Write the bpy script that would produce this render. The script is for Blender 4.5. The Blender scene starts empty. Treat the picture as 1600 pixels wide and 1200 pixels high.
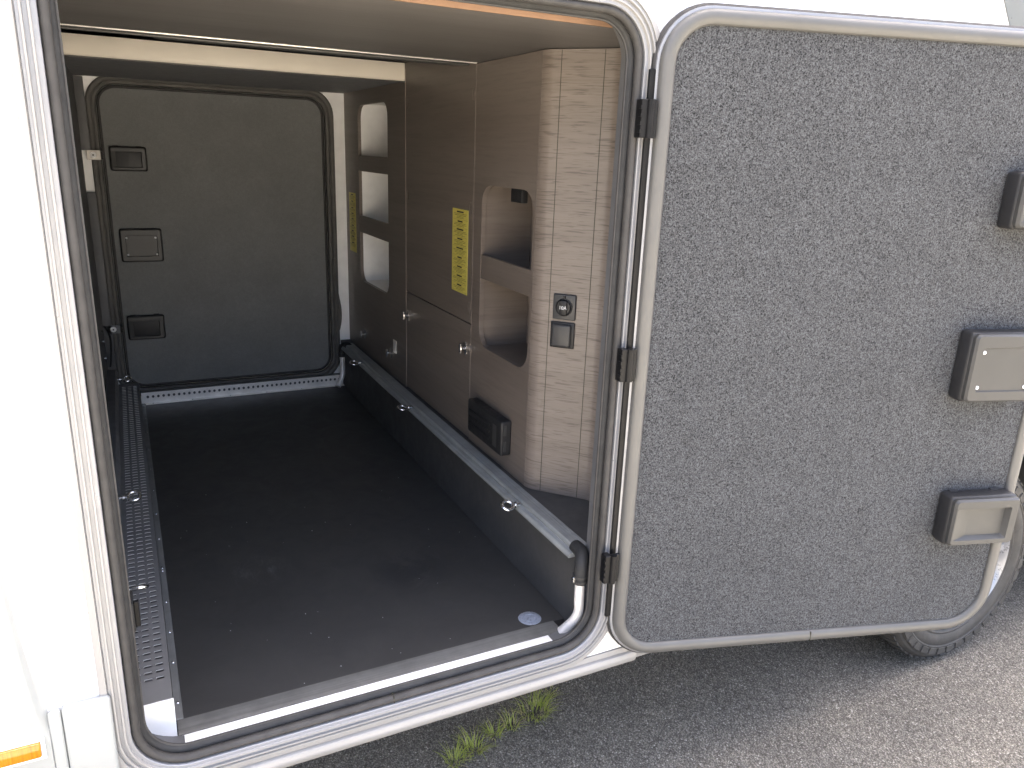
import bpy, bmesh, math, random
from mathutils import Vector, Matrix
random.seed(7)
R = math.radians
S = bpy.context.scene
COL = S.collection

# ------------------------------------------------------------------ camera, sky, sun, exposure
cam_d = bpy.data.cameras.new('camera'); cam = bpy.data.objects.new('camera', cam_d); COL.objects.link(cam)
YAW, PITCH, ROLL = 0.4721, -0.2917, 0.0377
fw = Vector((math.sin(YAW)*math.cos(PITCH), math.cos(YAW)*math.cos(PITCH), math.sin(PITCH)))
rt = Vector((math.cos(YAW), -math.sin(YAW), 0)); up = rt.cross(fw)
rt = rt*math.cos(ROLL) + up*math.sin(ROLL); up = rt.cross(fw)
m = Matrix((rt, up, -fw)).transposed().to_4x4()
m.translation = Vector((0.170, -1.2612, 1.0902)); cam.matrix_world = m
cam_d.sensor_width = 36.0; cam_d.lens = 36.0*1195.27/1600.0
cam_d.clip_start = 0.02; cam_d.clip_end = 2000
S.camera = cam

SUN_EL, SUN_AZ = R(72), R(20)          # high sun behind the vehicle, azimuth from +Y towards +X
w = bpy.data.worlds.new('World'); S.world = w; w.use_nodes = True
nt = w.node_tree; bg = nt.nodes['Background']
sky = nt.nodes.new('ShaderNodeTexSky'); sky.sky_type = 'NISHITA'; sky.sun_disc = False
sky.sun_elevation = SUN_EL; sky.sun_rotation = SUN_AZ
sky.air_density = 0.8; sky.dust_density = 9.0; sky.ozone_density = 0.0
nt.links.new(sky.outputs[0], bg.inputs[0]); bg.inputs[1].default_value = 0.06
sd = bpy.data.lights.new('sun', 'SUN'); so = bpy.data.objects.new('sun', sd); COL.objects.link(so)
sd.energy = 5.0; sd.angle = R(0.6); sd.color = (1.0, 0.95, 0.88)
sv = Vector((math.sin(SUN_AZ)*math.cos(SUN_EL), math.cos(SUN_AZ)*math.cos(SUN_EL), math.sin(SUN_EL)))
so.rotation_euler = sv.to_track_quat('Z', 'Y').to_euler(); so.location = sv*30
S.view_settings.view_transform = 'Standard'; S.view_settings.look = 'None'
S.view_settings.gamma = 1.0; S.view_settings.use_curve_mapping = False
S.view_settings.exposure = 4.6
S.cycles.max_bounces = 14; S.cycles.diffuse_bounces = 10; S.cycles.glossy_bounces = 6

# ------------------------------------------------------------------ materials
def new_mat(name):
    mt = bpy.data.materials.new(name); mt.use_nodes = True
    return mt, mt.node_tree, mt.node_tree.nodes['Principled BSDF']

def ramp(nt, src, stops):
    r = nt.nodes.new('ShaderNodeValToRGB'); e = r.color_ramp.elements
    while len(e) < len(stops): e.new(0.5)
    for k, (p, c) in enumerate(stops):
        e[k].position = p; e[k].color = (c[0], c[1], c[2], 1) if hasattr(c, '__len__') else (c, c, c, 1)
    nt.links.new(src, r.inputs[0]); return r.outputs[0]

def noise(nt, vec, scale, detail=3, rough=0.55, dist=0.0):
    n = nt.nodes.new('ShaderNodeTexNoise'); n.inputs['Scale'].default_value = scale
    n.inputs['Detail'].default_value = detail; n.inputs['Roughness'].default_value = rough
    n.inputs['Distortion'].default_value = dist
    nt.links.new(vec, n.inputs['Vector']); return n.outputs['Fac']

def coords(nt, scale=(1, 1, 1)):
    c = nt.nodes.new('ShaderNodeTexCoord'); mp = nt.nodes.new('ShaderNodeMapping')
    mp.inputs['Scale'].default_value = scale
    nt.links.new(c.outputs['Object'], mp.inputs['Vector']); return mp.outputs['Vector']

def mix(nt, fac, a, b, mode='MIX'):
    x = nt.nodes.new('ShaderNodeMix'); x.data_type = 'RGBA'; x.blend_type = mode
    for s, v in ((0, fac), (6, a), (7, b)):
        if hasattr(v, 'is_linked'): nt.links.new(v, x.inputs[s])
        elif s == 0: x.inputs[0].default_value = v
        else: x.inputs[s].default_value = (v[0], v[1], v[2], 1)
    return x.outputs[2]

def bump(nt, p, h, strength=0.3, dist=0.002):
    b = nt.nodes.new('ShaderNodeBump'); b.inputs['Strength'].default_value = strength
    b.inputs['Distance'].default_value = dist
    nt.links.new(h, b.inputs['Height']); nt.links.new(b.outputs[0], p.inputs['Normal'])

def plain(name, col, rough=0.5, metal=0.0, var=0.12, vscale=14, bscale=None, bstr=0.15, coat=0.0, spec=0.5, rvar=0.12):
    mt, nt, p = new_mat(name)
    v = coords(nt); n = noise(nt, v, vscale, 5, 0.6)
    lo = [c*(1-var) for c in col]; hi = [min(1, c*(1+var)) for c in col]
    nt.links.new(ramp(nt, n, [(0.3, lo), (0.7, hi)]), p.inputs['Base Color'])
    r1 = noise(nt, v, vscale*2.7, 6, 0.7)
    nt.links.new(ramp(nt, r1, [(0.25, max(0.03, rough-rvar)), (0.75, min(1, rough+rvar))]), p.inputs['Roughness'])
    p.inputs['Metallic'].default_value = metal
    p.inputs['Specular IOR Level'].default_value = spec
    p.inputs['Coat Weight'].default_value = coat
    if bscale: bump(nt, p, noise(nt, v, bscale, 3), bstr, 0.001)
    return mt

def wood(name, base, dark, light, scale, rough=0.42, pore=1.0):
    mt, nt, p = new_mat(name)
    v = coords(nt, scale)
    v2 = coords(nt, [s*(0.22 if s > 5 else 0.55) for s in scale])
    v3 = coords(nt, [s*(4.0 if s > 5 else 8.0) for s in scale])
    band = noise(nt, v2, 1.0, 3, 0.5, 0.6)
    fine = noise(nt, v, 1.6, 6, 0.65, 0.3)
    por = noise(nt, v3, 1.0, 3, 0.5, 0.4)
    c = ramp(nt, band, [(0.28, dark), (0.5, base), (0.75, light)])
    f = ramp(nt, fine, [(0.30, (0.88, 0.87, 0.86)), (0.52, (1, 1, 1)), (0.8, (1.06, 1.055, 1.05))])
    c2 = mix(nt, 1.0, c, f, 'MULTIPLY')
    pr = ramp(nt, por, [(0.36, (0.42, 0.39, 0.37)), (0.46, (1, 1, 1))])
    c3 = mix(nt, 0.75*pore, c2, pr, 'MULTIPLY')
    nt.links.new(c3, p.inputs['Base Color']); p.inputs['Roughness'].default_value = rough
    bump(nt, p, por, 0.25, 0.0006)
    return mt

M = {}
M['white'] = plain('white_gelcoat', (0.80, 0.80, 0.79), 0.28, var=0.015, coat=0.3, rvar=0.05)
M['white_grp'] = plain('white_liner', (0.90, 0.89, 0.87), 0.45, var=0.05, vscale=20)
M['bumper'] = plain('bumper_plastic', (0.30, 0.31, 0.298), 0.4, var=0.03)
M['cream'] = plain('cream_panel', (0.74, 0.68, 0.58), 0.55, var=0.04, vscale=6)
M['alu_frame'] = plain('satin_aluminium', (0.25, 0.253, 0.265), 0.36, metal=0.3, var=0.06, vscale=9)
M['alu_warm'] = plain('door_profile_aluminium', (0.098, 0.096, 0.091), 0.42, metal=0.15, spec=0.35, var=0.07, vscale=7)
M['rubber'] = plain('seal_rubber', (0.026, 0.026, 0.026), 0.6, spec=0.25, var=0.25, vscale=30, bscale=300, bstr=0.2)
M['rubber_far'] = plain('pale_seal_rubber', (0.11, 0.105, 0.097), 0.6, var=0.15, vscale=20, spec=0.3)  # paler, browner rubber tone for the far seal
M['catch'] = plain('catch_steel', (0.50, 0.47, 0.43), 0.4, metal=0.2, var=0.1)
M['rubber_grey'] = plain('grey_seal_rubber', (0.044, 0.042, 0.040), 0.55, spec=0.25, var=0.2, vscale=30, bscale=400, bstr=0.3)
M['black'] = plain('black_board', (0.10, 0.10, 0.102), 0.55, var=0.15, vscale=10, bscale=220, bstr=0.1)
M['plastic'] = plain('black_plastic', (0.019, 0.019, 0.020), 0.45, spec=0.3, var=0.12, vscale=30, bscale=700, bstr=0.12)
M['plastic_lit'] = plain('black_plastic_lit_tone', (0.040, 0.040, 0.039), 0.4, spec=0.35, var=0.06, vscale=18, rvar=0.05)  # lit tone of the black plastic, painted into the cover fronts
M['steel'] = plain('zinc_steel', (0.72, 0.73, 0.74), 0.22, metal=1.0, var=0.12, vscale=60)
M['steel_dull'] = plain('galvanised_sheet', (0.84, 0.80, 0.75), 0.36, metal=0.35, var=0.12, vscale=22)
M['chrome'] = plain('chrome', (0.8, 0.8, 0.8), 0.12, metal=1.0, var=0.05)
M['dark_steel'] = plain('hinge_steel', (0.008, 0.008, 0.0085), 0.35, metal=0.0, var=0.2, vscale=40, spec=0.16)
M['ply'] = plain('raw_ply_edge', (0.26, 0.155, 0.095), 0.7, var=0.15, vscale=25)
M['soffit'] = plain('grey_soffit', (0.16, 0.16, 0.165), 0.6, var=0.08)
M['milky'] = plain('milky_plastic', (0.20, 0.22, 0.26), 0.3, var=0.15, vscale=60)
M['decal'] = plain('grey_decal', (0.115, 0.12, 0.112), 0.35, var=0.02)
M['red_brown'] = plain('rusty_brake', (0.16, 0.09, 0.06), 0.6, var=0.4, vscale=30)
M['paper_white'] = plain('white_print', (0.8, 0.8, 0.8), 0.5, var=0.02)
M['ink'] = plain('black_ink', (0.03, 0.028, 0.015), 0.6, var=0.1)
M['yellow'] = plain('yellow_sticker', (0.60, 0.52, 0.11), 0.5, var=0.08, vscale=30)
M['wood_wall'] = wood('walnut_decor_side', (0.152, 0.126, 0.107), (0.132, 0.108, 0.091), (0.175, 0.148, 0.127), (1.1, 1.1, 40.0), 0.42, 0.22)
M['wood_ceiling'] = wood('walnut_decor_ceiling', (0.120, 0.112, 0.105), (0.105, 0.098, 0.092), (0.139, 0.130, 0.122), (1.1, 40.0, 1.1), 0.42, 0.2)
M['under'] = plain('grey_underfloor', (0.45, 0.44, 0.42), 0.6, var=0.15, vscale=4)
M['skirt'] = plain('pale_skirt_plastic', (0.26, 0.253, 0.243), 0.35, var=0.04, vscale=5, coat=0.2)
M['wood_column'] = wood('walnut_decor_column', (0.185, 0.155, 0.132), (0.165, 0.137, 0.116), (0.212, 0.180, 0.155), (2.2, 2.2, 80.0), 0.42, 0.8)
M['kick'] = plain('black_kick_board', (0.062, 0.060, 0.058), 0.6, var=0.12, vscale=9, spec=0.3)
M['flange'] = plain('white_flange', (0.27, 0.262, 0.252), 0.35, var=0.02)
M['plastic_mid'] = plain('dark_switch_plastic', (0.045, 0.045, 0.046), 0.35, var=0.08, spec=0.35)
M['tyre'] = plain('tyre_rubber', (0.050, 0.047, 0.042), 0.62, var=0.25, vscale=18, bscale=160, bstr=0.3)
M['rim'] = plain('rim_alloy', (0.34, 0.34, 0.345), 0.3, metal=0.4, var=0.08)

def felt(name, a, b, sc=330):
    """heathered felt: short fibres of many greys laid in two directions"""
    mt, nt, p = new_mat(name); v = coords(nt)
    def fibres(scale):
        vo = nt.nodes.new('ShaderNodeTexVoronoi'); vo.inputs['Scale'].default_value = 1.0
        nt.links.new(coords(nt, scale), vo.inputs['Vector'])
        bw = nt.nodes.new('ShaderNodeSeparateColor'); nt.links.new(vo.outputs['Color'], bw.inputs[0]); return bw.outputs[0]
    n1 = fibres((sc*0.75, sc, sc*1.15)); n3 = fibres((sc*1.2, sc*0.9, sc*0.62)); n2 = noise(nt, v, 7, 3); n4 = noise(nt, v, sc*0.16, 3, 0.6)
    ad = nt.nodes.new('ShaderNodeMath'); ad.operation = 'ADD'; nt.links.new(n1, ad.inputs[0]); nt.links.new(n3, ad.inputs[1])
    hv = nt.nodes.new('ShaderNodeMath'); hv.operation = 'MULTIPLY'; hv.inputs[1].default_value = 0.5; nt.links.new(ad.outputs[0], hv.inputs[0])
    c = ramp(nt, hv.outputs[0], [(0.1, a), (0.5, [(x+y)*0.5 for x, y in zip(a, b)]), (0.9, b)])
    sh = ramp(nt, n2, [(0.3, 0.92), (0.7, 1.06)]); sh2 = ramp(nt, n4, [(0.3, 0.95), (0.7, 1.05)])
    c = mix(nt, 1.0, c, sh, 'MULTIPLY')
    nt.links.new(mix(nt, 1.0, c, sh2, 'MULTIPLY'), p.inputs['Base Color'])
    p.inputs['Roughness'].default_value = 0.95; p.inputs['Specular IOR Level'].default_value = 0.15
    p.inputs['Sheen Weight'].default_value = 0.1; p.inputs['Sheen Roughness'].default_value = 0.6
    bump(nt, p, noise(nt, v, sc, 2), 0.3, 0.0015); return mt
M['felt'] = felt('grey_felt', (0.0015, 0.0015, 0.0017), (0.092, 0.095, 0.100), 540)
M['felt_far'] = felt('far_felt_lightened', (0.172, 0.174, 0.170), (0.205, 0.207, 0.203), 420)  # far door's copy of the felt, lightened to make up for dim light

def floor_mat():
    mt, nt, p = new_mat('black_floor_sheet'); v = coords(nt)
    n1 = noise(nt, v, 3.0, 5, 0.6); n2 = noise(nt, v, 260, 3); n3 = noise(nt, v, 11, 6, 0.7, 0.8)
    n4 = noise(nt, v, 420, 2, 0.5)
    c = ramp(nt, n1, [(0.3, (0.033, 0.032, 0.031)), (0.7, (0.041, 0.040, 0.038))])
    sm = ramp(nt, n3, [(0.66, 0.0), (0.80, 1.0)])
    c2 = mix(nt, sm, c, (0.05, 0.05, 0.05))
    def spot(x, y, r, n_, lo, hi):
        ds = nt.nodes.new('ShaderNodeVectorMath'); ds.operation = 'DISTANCE'; nt.links.new(v, ds.inputs[0]); ds.inputs[1].default_value = (x, y, 0)
        fall = ramp(nt, ds.outputs['Value'], [(r*0.35, 1.0), (r, 0.0)])
        st = ramp(nt, n_, [(lo, 0.0), (hi, 1.0)])
        return mix(nt, 1.0, fall, st, 'MULTIPLY')
    streak = noise(nt, coords(nt, (60, 25, 1)), 1.0, 5, 0.7, 1.0)
    c2 = mix(nt, spot(0.408, 0.653, 0.10, streak, 0.50, 0.72), c2, (0.085, 0.083, 0.080))
    c2 = mix(nt, spot(0.777, 0.497, 0.13, n3, 0.40, 0.50), c2, (0.024, 0.024, 0.025))
    sp = ramp(nt, n4, [(0.75, 0.0), (0.79, 1.0)])
    c3 = mix(nt, sp, c2, (0.14, 0.135, 0.125))
    nt.links.new(c3, p.inputs['Base Color'])
    nt.links.new(ramp(nt, n3, [(0.3, 0.40), (0.7, 0.56)]), p.inputs['Roughness'])
    bump(nt, p, n2, 0.3, 0.0008); return mt
M['floor'] = floor_mat()

def brushed(name, col, scale, rough=0.38, metal=0.25):
    mt, nt, p = new_mat(name); v = coords(nt, scale)
    n = noise(nt, v, 1.0, 4, 0.6); v2 = coords(nt); n2 = noise(nt, v2, 12, 5, 0.7)
    c = ramp(nt, n, [(0.25, [x*0.72 for x in col]), (0.75, [min(1, x*1.2) for x in col])])
    d = ramp(nt, n2, [(0.3, 0.75), (0.65, 1.05)])
    nt.links.new(mix(nt, 1.0, c, d, 'MULTIPLY'), p.inputs['Base Color'])
    p.inputs['Metallic'].default_value = metal
    nt.links.new(ramp(nt, n, [(0.2, rough-0.1), (0.8, rough+0.12)]), p.inputs['Roughness'])
    bump(nt, p, n, 0.1, 0.0003); return mt
M['rail'] = brushed('brushed_rail', (0.33, 0.34, 0.33), (260, 1.5, 260), 0.42)
M['sill'] = brushed('brushed_sill', (0.15, 0.148, 0.138), (1.5, 220, 220), 0.42)
M['strip'] = brushed('dull_edge_strip', (0.22, 0.22, 0.21), (160, 1.5, 160), 0.45)
M['perf'] = plain('dark_powder_coated_sheet', (0.165, 0.162, 0.158), 0.40, metal=0.0, var=0.15, vscale=8)

def asphalt():
    mt, nt, p = new_mat('asphalt'); v = coords(nt)
    vo = nt.nodes.new('ShaderNodeTexVoronoi'); vo.inputs['Scale'].default_value = 230; vo.inputs['Randomness'].default_value = 1
    nt.links.new(v, vo.inputs['Vector'])
    bw = nt.nodes.new('ShaderNodeRGBToBW'); nt.links.new(vo.outputs['Color'], bw.inputs[0])
    stone = ramp(nt, bw.outputs[0], [(0.1, (0.115, 0.106, 0.090)), (0.5, (0.215, 0.20, 0.174)), (0.8, (0.285, 0.268, 0.236)), (0.93, (0.46, 0.44, 0.40))])
    vo2 = nt.nodes.new('ShaderNodeTexVoronoi'); vo2.inputs['Scale'].default_value = 85; nt.links.new(v, vo2.inputs['Vector'])
    bw2 = nt.nodes.new('ShaderNodeRGBToBW'); nt.links.new(vo2.outputs['Color'], bw2.inputs[0])
    big = ramp(nt, bw2.outputs[0], [(0.2, 0.86), (0.8, 1.12)])
    c = mix(nt, 1.0, stone, big, 'MULTIPLY')
    bind = ramp(nt, vo.outputs['Distance'], [(0.30, 1.0), (0.62, 0.45)])
    c = mix(nt, 1.0, c, bind, 'MULTIPLY')
    n = noise(nt, v, 2.2, 6, 0.65); pat = ramp(nt, n, [(0.3, (0.80, 0.80, 0.80)), (0.7, (1.16, 1.14, 1.10))])
    c = mix(nt, 1.0, c, pat, 'MULTIPLY')
    nt.links.new(c, p.inputs['Base Color']); p.inputs['Roughness'].default_value = 0.85
    p.inputs['Specular IOR Level'].default_value = 0.3
    inv = ramp(nt, vo.outputs['Distance'], [(0.0, 1.0), (0.7, 0.0)])
    n2 = noise(nt, v, 60, 4); add = mix(nt, 0.45, inv, n2)
    bump(nt, p, add, 0.9, 0.006); return mt
M['asphalt'] = asphalt()

def amber():
    mt, nt, p = new_mat('amber_lens')
    v = coords(nt, (300, 300, 8)); n = noise(nt, v, 1.0, 2)
    nt.links.new(ramp(nt, n, [(0.3, (0.32, 0.12, 0.0)), (0.7, (0.46, 0.21, 0.006))]), p.inputs['Base Color'])
    p.inputs['Roughness'].default_value = 0.12; p.inputs['Coat Weight'].default_value = 0.6
    bump(nt, p, n, 0.3, 0.001); return mt
M['amber'] = amber()

def leaf(name, a, b):
    mt, nt, p = new_mat(name); v = coords(nt)
    n = noise(nt, v, 55, 3)
    nt.links.new(ramp(nt, n, [(0.3, a), (0.7, b)]), p.inputs['Base Color'])
    p.inputs['Roughness'].default_value = 0.5
    p.inputs['Subsurface Weight'].default_value = 0.0
    tr = nt.nodes.new('ShaderNodeBsdfTranslucent'); nt.links.new(ramp(nt, n, [(0.3, a), (0.7, b)]), tr.inputs[0])
    ms = nt.nodes.new('ShaderNodeMixShader'); ms.inputs[0].default_value = 0.35
    out = nt.nodes['Material Output']
    nt.links.new(p.outputs[0], ms.inputs[1]); nt.links.new(tr.outputs[0], ms.inputs[2]); nt.links.new(ms.outputs[0], out.inputs[0])
    return mt
M['grass'] = leaf('grass_blade', (0.28, 0.35, 0.05), (0.46, 0.50, 0.13))
M['grass_dry'] = leaf('dry_grass_blade', (0.42, 0.37, 0.18), (0.55, 0.48, 0.28))

# ------------------------------------------------------------------ mesh helpers
ORG = {}                                   # world origin of unrotated parents

def mesh_obj(name, bm, mats, parent=None, loc=(0, 0, 0), rot=None, smooth=35):
    bmesh.ops.recalc_face_normals(bm, faces=bm.faces[:])
    me = bpy.data.meshes.new(name); bm.to_mesh(me); bm.free()
    return link_mesh(name, me, mats, parent, loc, rot, smooth)

def link_mesh(name, me, mats, parent=None, loc=(0, 0, 0), rot=None, smooth=35):
    for k in (mats if isinstance(mats, (list, tuple)) else [mats]):
        if M[k].name not in [x.name for x in me.materials if x]: me.materials.append(M[k])
    if smooth:
        for p in me.polygons: p.use_smooth = True
        me.set_sharp_from_angle(angle=R(smooth))
    return place(bpy.data.objects.new(name, me), parent, loc, rot)

def place(o, parent, loc, rot=None):
    COL.objects.link(o)
    if parent is not None:
        o.parent = parent
        base = ORG.get(parent.name, None)
        o.location = Vector(loc) - base if base is not None else Vector(loc)
    else: o.location = loc
    if rot: o.rotation_euler = rot
    elif not (parent is not None and ORG.get(parent.name) is None): ORG[o.name] = Vector(loc)
    return o

def again(src, parent, loc, rot=None):
    o = bpy.data.objects.new(src.name.split('.')[0], src.data)
    return place(o, parent, loc, rot)

def B(): return bmesh.new()

def add_box(bm, x0, x1, y0, y1, z0, z1, bev=0.0, seg=2, mi=0):
    r = bmesh.ops.create_cube(bm, size=1.0)
    vs = r['verts']
    for v in vs:
        v.co = Vector((x0 + (v.co.x+0.5)*(x1-x0), y0 + (v.co.y+0.5)*(y1-y0), z0 + (v.co.z+0.5)*(z1-z0)))
    fs = set(f for v in vs for f in v.link_faces)
    for f in fs: f.material_index = mi
    if bev > 0:
        es = list(set(e for v in vs for e in v.link_edges))
        bmesh.ops.bevel(bm, geom=es, offset=bev, segments=seg, profile=0.5, affect='EDGES', material=-1)
    return bm

def box(name, x0, x1, y0, y1, z0, z1, mat, parent=None, bev=0.0, seg=2, smooth=35):
    return mesh_obj(name, add_box(B(), x0, x1, y0, y1, z0, z1, bev, seg), mat, parent, smooth=smooth)

def rrect(x0, x1, z0, z1, r, n=10):
    """counter-clockwise rounded rectangle: points and outward normals"""
    pts = []
    rs = r if hasattr(r, '__len__') else (r, r, r, r)      # br, tr, tl, bl
    for (cx, cz, a0, q) in ((x1-rs[0], z0+rs[0], -90, rs[0]), (x1-rs[1], z1-rs[1], 0, rs[1]), (x0+rs[2], z1-rs[2], 90, rs[2]), (x0+rs[3], z0+rs[3], 180, rs[3])):
        for k in range(n+1):
            a = R(a0 + 90*k/n); pts.append((cx+q*math.cos(a), cz+q*math.sin(a), math.cos(a), math.sin(a)))
    return pts

def sweep(path, prof, f, closed_prof=False):
    """profile (o, y) swept round a closed path; f maps (a, y, b) to a point"""
    bm = B(); rings = []
    for (a, b, na, nb) in path:
        rings.append([bm.verts.new(f(a+na*o, y, b+nb*o)) for (o, y) in prof])
    n = len(rings); k = len(prof)
    for i in range(n):
        p, q = rings[i], rings[(i+1) % n]
        for j in range(k if closed_prof else k-1):
            j2 = (j+1) % k
            try: bm.faces.new((p[j], p[j2], q[j2], q[j]))
            except ValueError: pass
    return bm

XZ = lambda a, y, b: Vector((a, y, b))

def plate(outer, holes, t0, t1, f):
    """flat plate with holes; outer and holes are lists of (a, b); f maps (a, t, b)"""
    bm = B(); loops = []
    for lp in [outer]+holes:
        vs = [bm.verts.new((a, 0, b)) for a, b in lp]
        loops.append(vs)
        for i in range(len(vs)): bm.edges.new((vs[i], vs[(i+1) % len(vs)]))
    bmesh.ops.triangle_fill(bm, use_beauty=True, use_dissolve=False, edges=bm.edges[:])
    faces = [[v.index for v in fc.verts] for fc in (bm.verts.index_update() or bm.faces)]
    co = [v.co.copy() for v in bm.verts]; lidx = [[v.index for v in l] for l in loops]
    bm.free(); bm = B()
    A = [bm.verts.new(f(c.x, t0, c.z)) for c in co]; Z = [bm.verts.new(f(c.x, t1, c.z)) for c in co]
    for fc in faces:
        bm.faces.new([A[i] for i in fc]); bm.faces.new([Z[i] for i in reversed(fc)])
    for l in lidx:
        for i in range(len(l)):
            a, b = l[i], l[(i+1) % len(l)]
            bm.faces.new((A[a], A[b], Z[b], Z[a]))
    return bm

def tube(pts, rad, n=12, caps=True, bm=None, smooth_steps=0):
    P = [Vector(p) for p in pts]
    if smooth_steps:
        Q = []
        for i in range(len(P)-1):
            p0 = P[max(i-1, 0)]; p1 = P[i]; p2 = P[i+1]; p3 = P[min(i+2, len(P)-1)]
            for k in range(smooth_steps):
                t = k/smooth_steps
                Q.append(0.5*((2*p1)+(-p0+p2)*t+(2*p0-5*p1+4*p2-p3)*t*t+(-p0+3*p1-3*p2+p3)*t**3))
        Q.append(P[-1]); P = Q
    if bm is None: bm = B()
    rings = []; prev = None
    for i, p in enumerate(P):
        t = (P[min(i+1, len(P)-1)]-P[max(i-1, 0)]).normalized()
        if prev is None: nrm = t.orthogonal().normalized()
        else: nrm = (prev - t*prev.dot(t)).normalized()
        prev = nrm; bn = t.cross(nrm)
        rr = rad[i*(len(rad)-1)//max(1, len(P)-1)] if hasattr(rad, '__len__') else rad
        rings.append([bm.verts.new(p+(nrm*math.cos(2*math.pi*k/n)+bn*math.sin(2*math.pi*k/n))*rr) for k in range(n)])
    for i in range(len(rings)-1):
        for k in range(n): bm.faces.new((rings[i][k], rings[i][(k+1) % n], rings[i+1][(k+1) % n], rings[i+1][k]))
    if caps: bm.faces.new(rings[0][::-1]); bm.faces.new(rings[-1])
    return bm

def lathe(prof, n, f, bm=None, a0=0, a1=360):
    """prof of (radius, h); f maps (cx, h, cz)"""
    if bm is None: bm = B()
    full = abs(a1-a0) >= 360; rings = []
    for k in range(n if full else n+1):
        a = R(a0+(a1-a0)*k/n)
        rings.append([bm.verts.new(f(r*math.cos(a), h, r*math.sin(a))) for r, h in prof])
    for k in range(n):
        p, q = rings[k], rings[(k+1) % len(rings)]
        for j in range(len(prof)-1): bm.faces.new((p[j], q[j], q[j+1], p[j+1]))
    return bm

def empty(name, loc):
    o = bpy.data.objects.new(name, None); o.empty_display_size = 0.1; COL.objects.link(o); o.location = loc
    ORG[o.name] = Vector(loc); return o

def tag(o, label=None, cat=None, group=None, kind=None):
    for k, v in (('label', label), ('category', cat), ('group', group), ('kind', kind)):
        if v: o[k] = v
    return o

GZ = -0.485
# ------------------------------------------------------------------ ground
bm = B(); bmesh.ops.create_grid(bm, x_segments=8, y_segments=8, size=300)
for v in bm.verts: v.co.z = GZ
g = mesh_obj('asphalt_ground', bm, 'asphalt', smooth=0); tag(g, 'grey weathered asphalt yard under the motorhome', 'ground', kind='structure')

# ------------------------------------------------------------------ motorhome: outer body
mh = empty('motorhome', (0.59, 0.0, GZ))
tag(mh, 'white motorhome with its side garage door standing open', 'motorhome')

OX0, OX1, OZ0, OZ1, OR = 0.119, 1.041, 0.030, 1.329, (0.075, 0.066, 0.060, 0.075)      # inner edge of the door seal
FO = 0.060                                                       # width of seal plus frame
open_path = rrect(OX0, OX1, OZ0, OZ1, OR)
hole = [(a+na*0.030, b+nb*0.030) for a, b, na, nb in open_path]

wall = mesh_obj('side_wall', plate([(-0.62, -0.017), (1.80, -0.017), (1.80, 2.55), (-0.62, 2.55)], [hole], 0.0, 0.03, XZ), 'white', mh)
arch = [(2.5+0.43*math.cos(R(a)), -0.14+0.43*math.sin(R(a))) for a in range(163, 16, -6)]
arch_wall = mesh_obj('wheel_arch_panel', plate([(1.803, 2.55), (1.803, -0.017)]+arch+[(3.4, -0.017), (3.4, 2.55)], [], 0.0, 0.03, XZ), 'white', mh)
box('front_side_panel', 3.403, 6.2, 0.0, 0.03, -0.3, 2.55, 'white', mh)
box('roof', -0.62, 6.2, 0.0, 2.40, 2.553, 2.62, 'white', mh)
box('off_side_wall', -0.62, 6.2, 2.385, 2.40, -0.06, 2.55, 'white', mh)
box('rear_wall', -0.65, -0.622, 0.0, 2.40, -0.2, 2.60, 'white', mh)
box('front_wall', 6.202, 6.23, 0.0, 2.40, -0.3, 2.60, 'white', mh)
box('underfloor', -0.60, 1.85, 0.07, 2.38, -0.088, -0.0735, 'under', mh)
box('underfloor', 1.852, 3.15, 0.40, 2.38, -0.088, -0.0735, 'under', mh)
box('underfloor', 3.152, 6.2, 0.07, 2.38, -0.088, -0.0735, 'under', mh)
bm = B()
add_box(bm, 1.90, 3.10, 0.392, 0.40, -0.12, 0.36); add_box(bm, 1.90, 3.10, 0.031, 0.39, 0.352, 0.36)
add_box(bm, 1.892, 1.90, 0.031, 0.39, -0.074, 0.36); add_box(bm, 3.10, 3.108, 0.031, 0.39, -0.074, 0.36)
mesh_obj('wheel_well_liner', bm, 'black', mh)
# skirt along the bottom of the wall, a rolled white profile
def extrude_x(prof, x0, x1, steps=1):
    bm = B(); rows = []
    for k in range(steps+1):
        x = x0+(x1-x0)*k/steps; rows.append([bm.verts.new((x, y, z)) for y, z in prof])
    for k in range(steps):
        for j in range(len(prof)-1): bm.faces.new((rows[k][j], rows[k+1][j], rows[k+1][j+1], rows[k][j+1]))
    for rw in (rows[0], rows[-1]):
        try: bm.faces.new(rw)
        except ValueError: pass
    return bm
sk = [(0.028, -0.019), (-0.003, -0.019), (-0.004, -0.031), (0.000, -0.0335), (0.000, -0.0355), (-0.006, -0.038), (-0.010, -0.046), (-0.009, -0.056), (-0.002, -0.066), (0.012, -0.070), (0.028, -0.070)]
mesh_obj('skirt_profile', extrude_x(sk, 0.075, 1.17), 'skirt', mh)
sk2 = [(0.028, -0.019), (0.0, -0.019), (-0.002, -0.04), (0.002, -0.062), (0.015, -0.070), (0.028, -0.070)]
mesh_obj('skirt_profile', extrude_x(sk2, 1.172, 2.08), 'skirt', mh)
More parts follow.
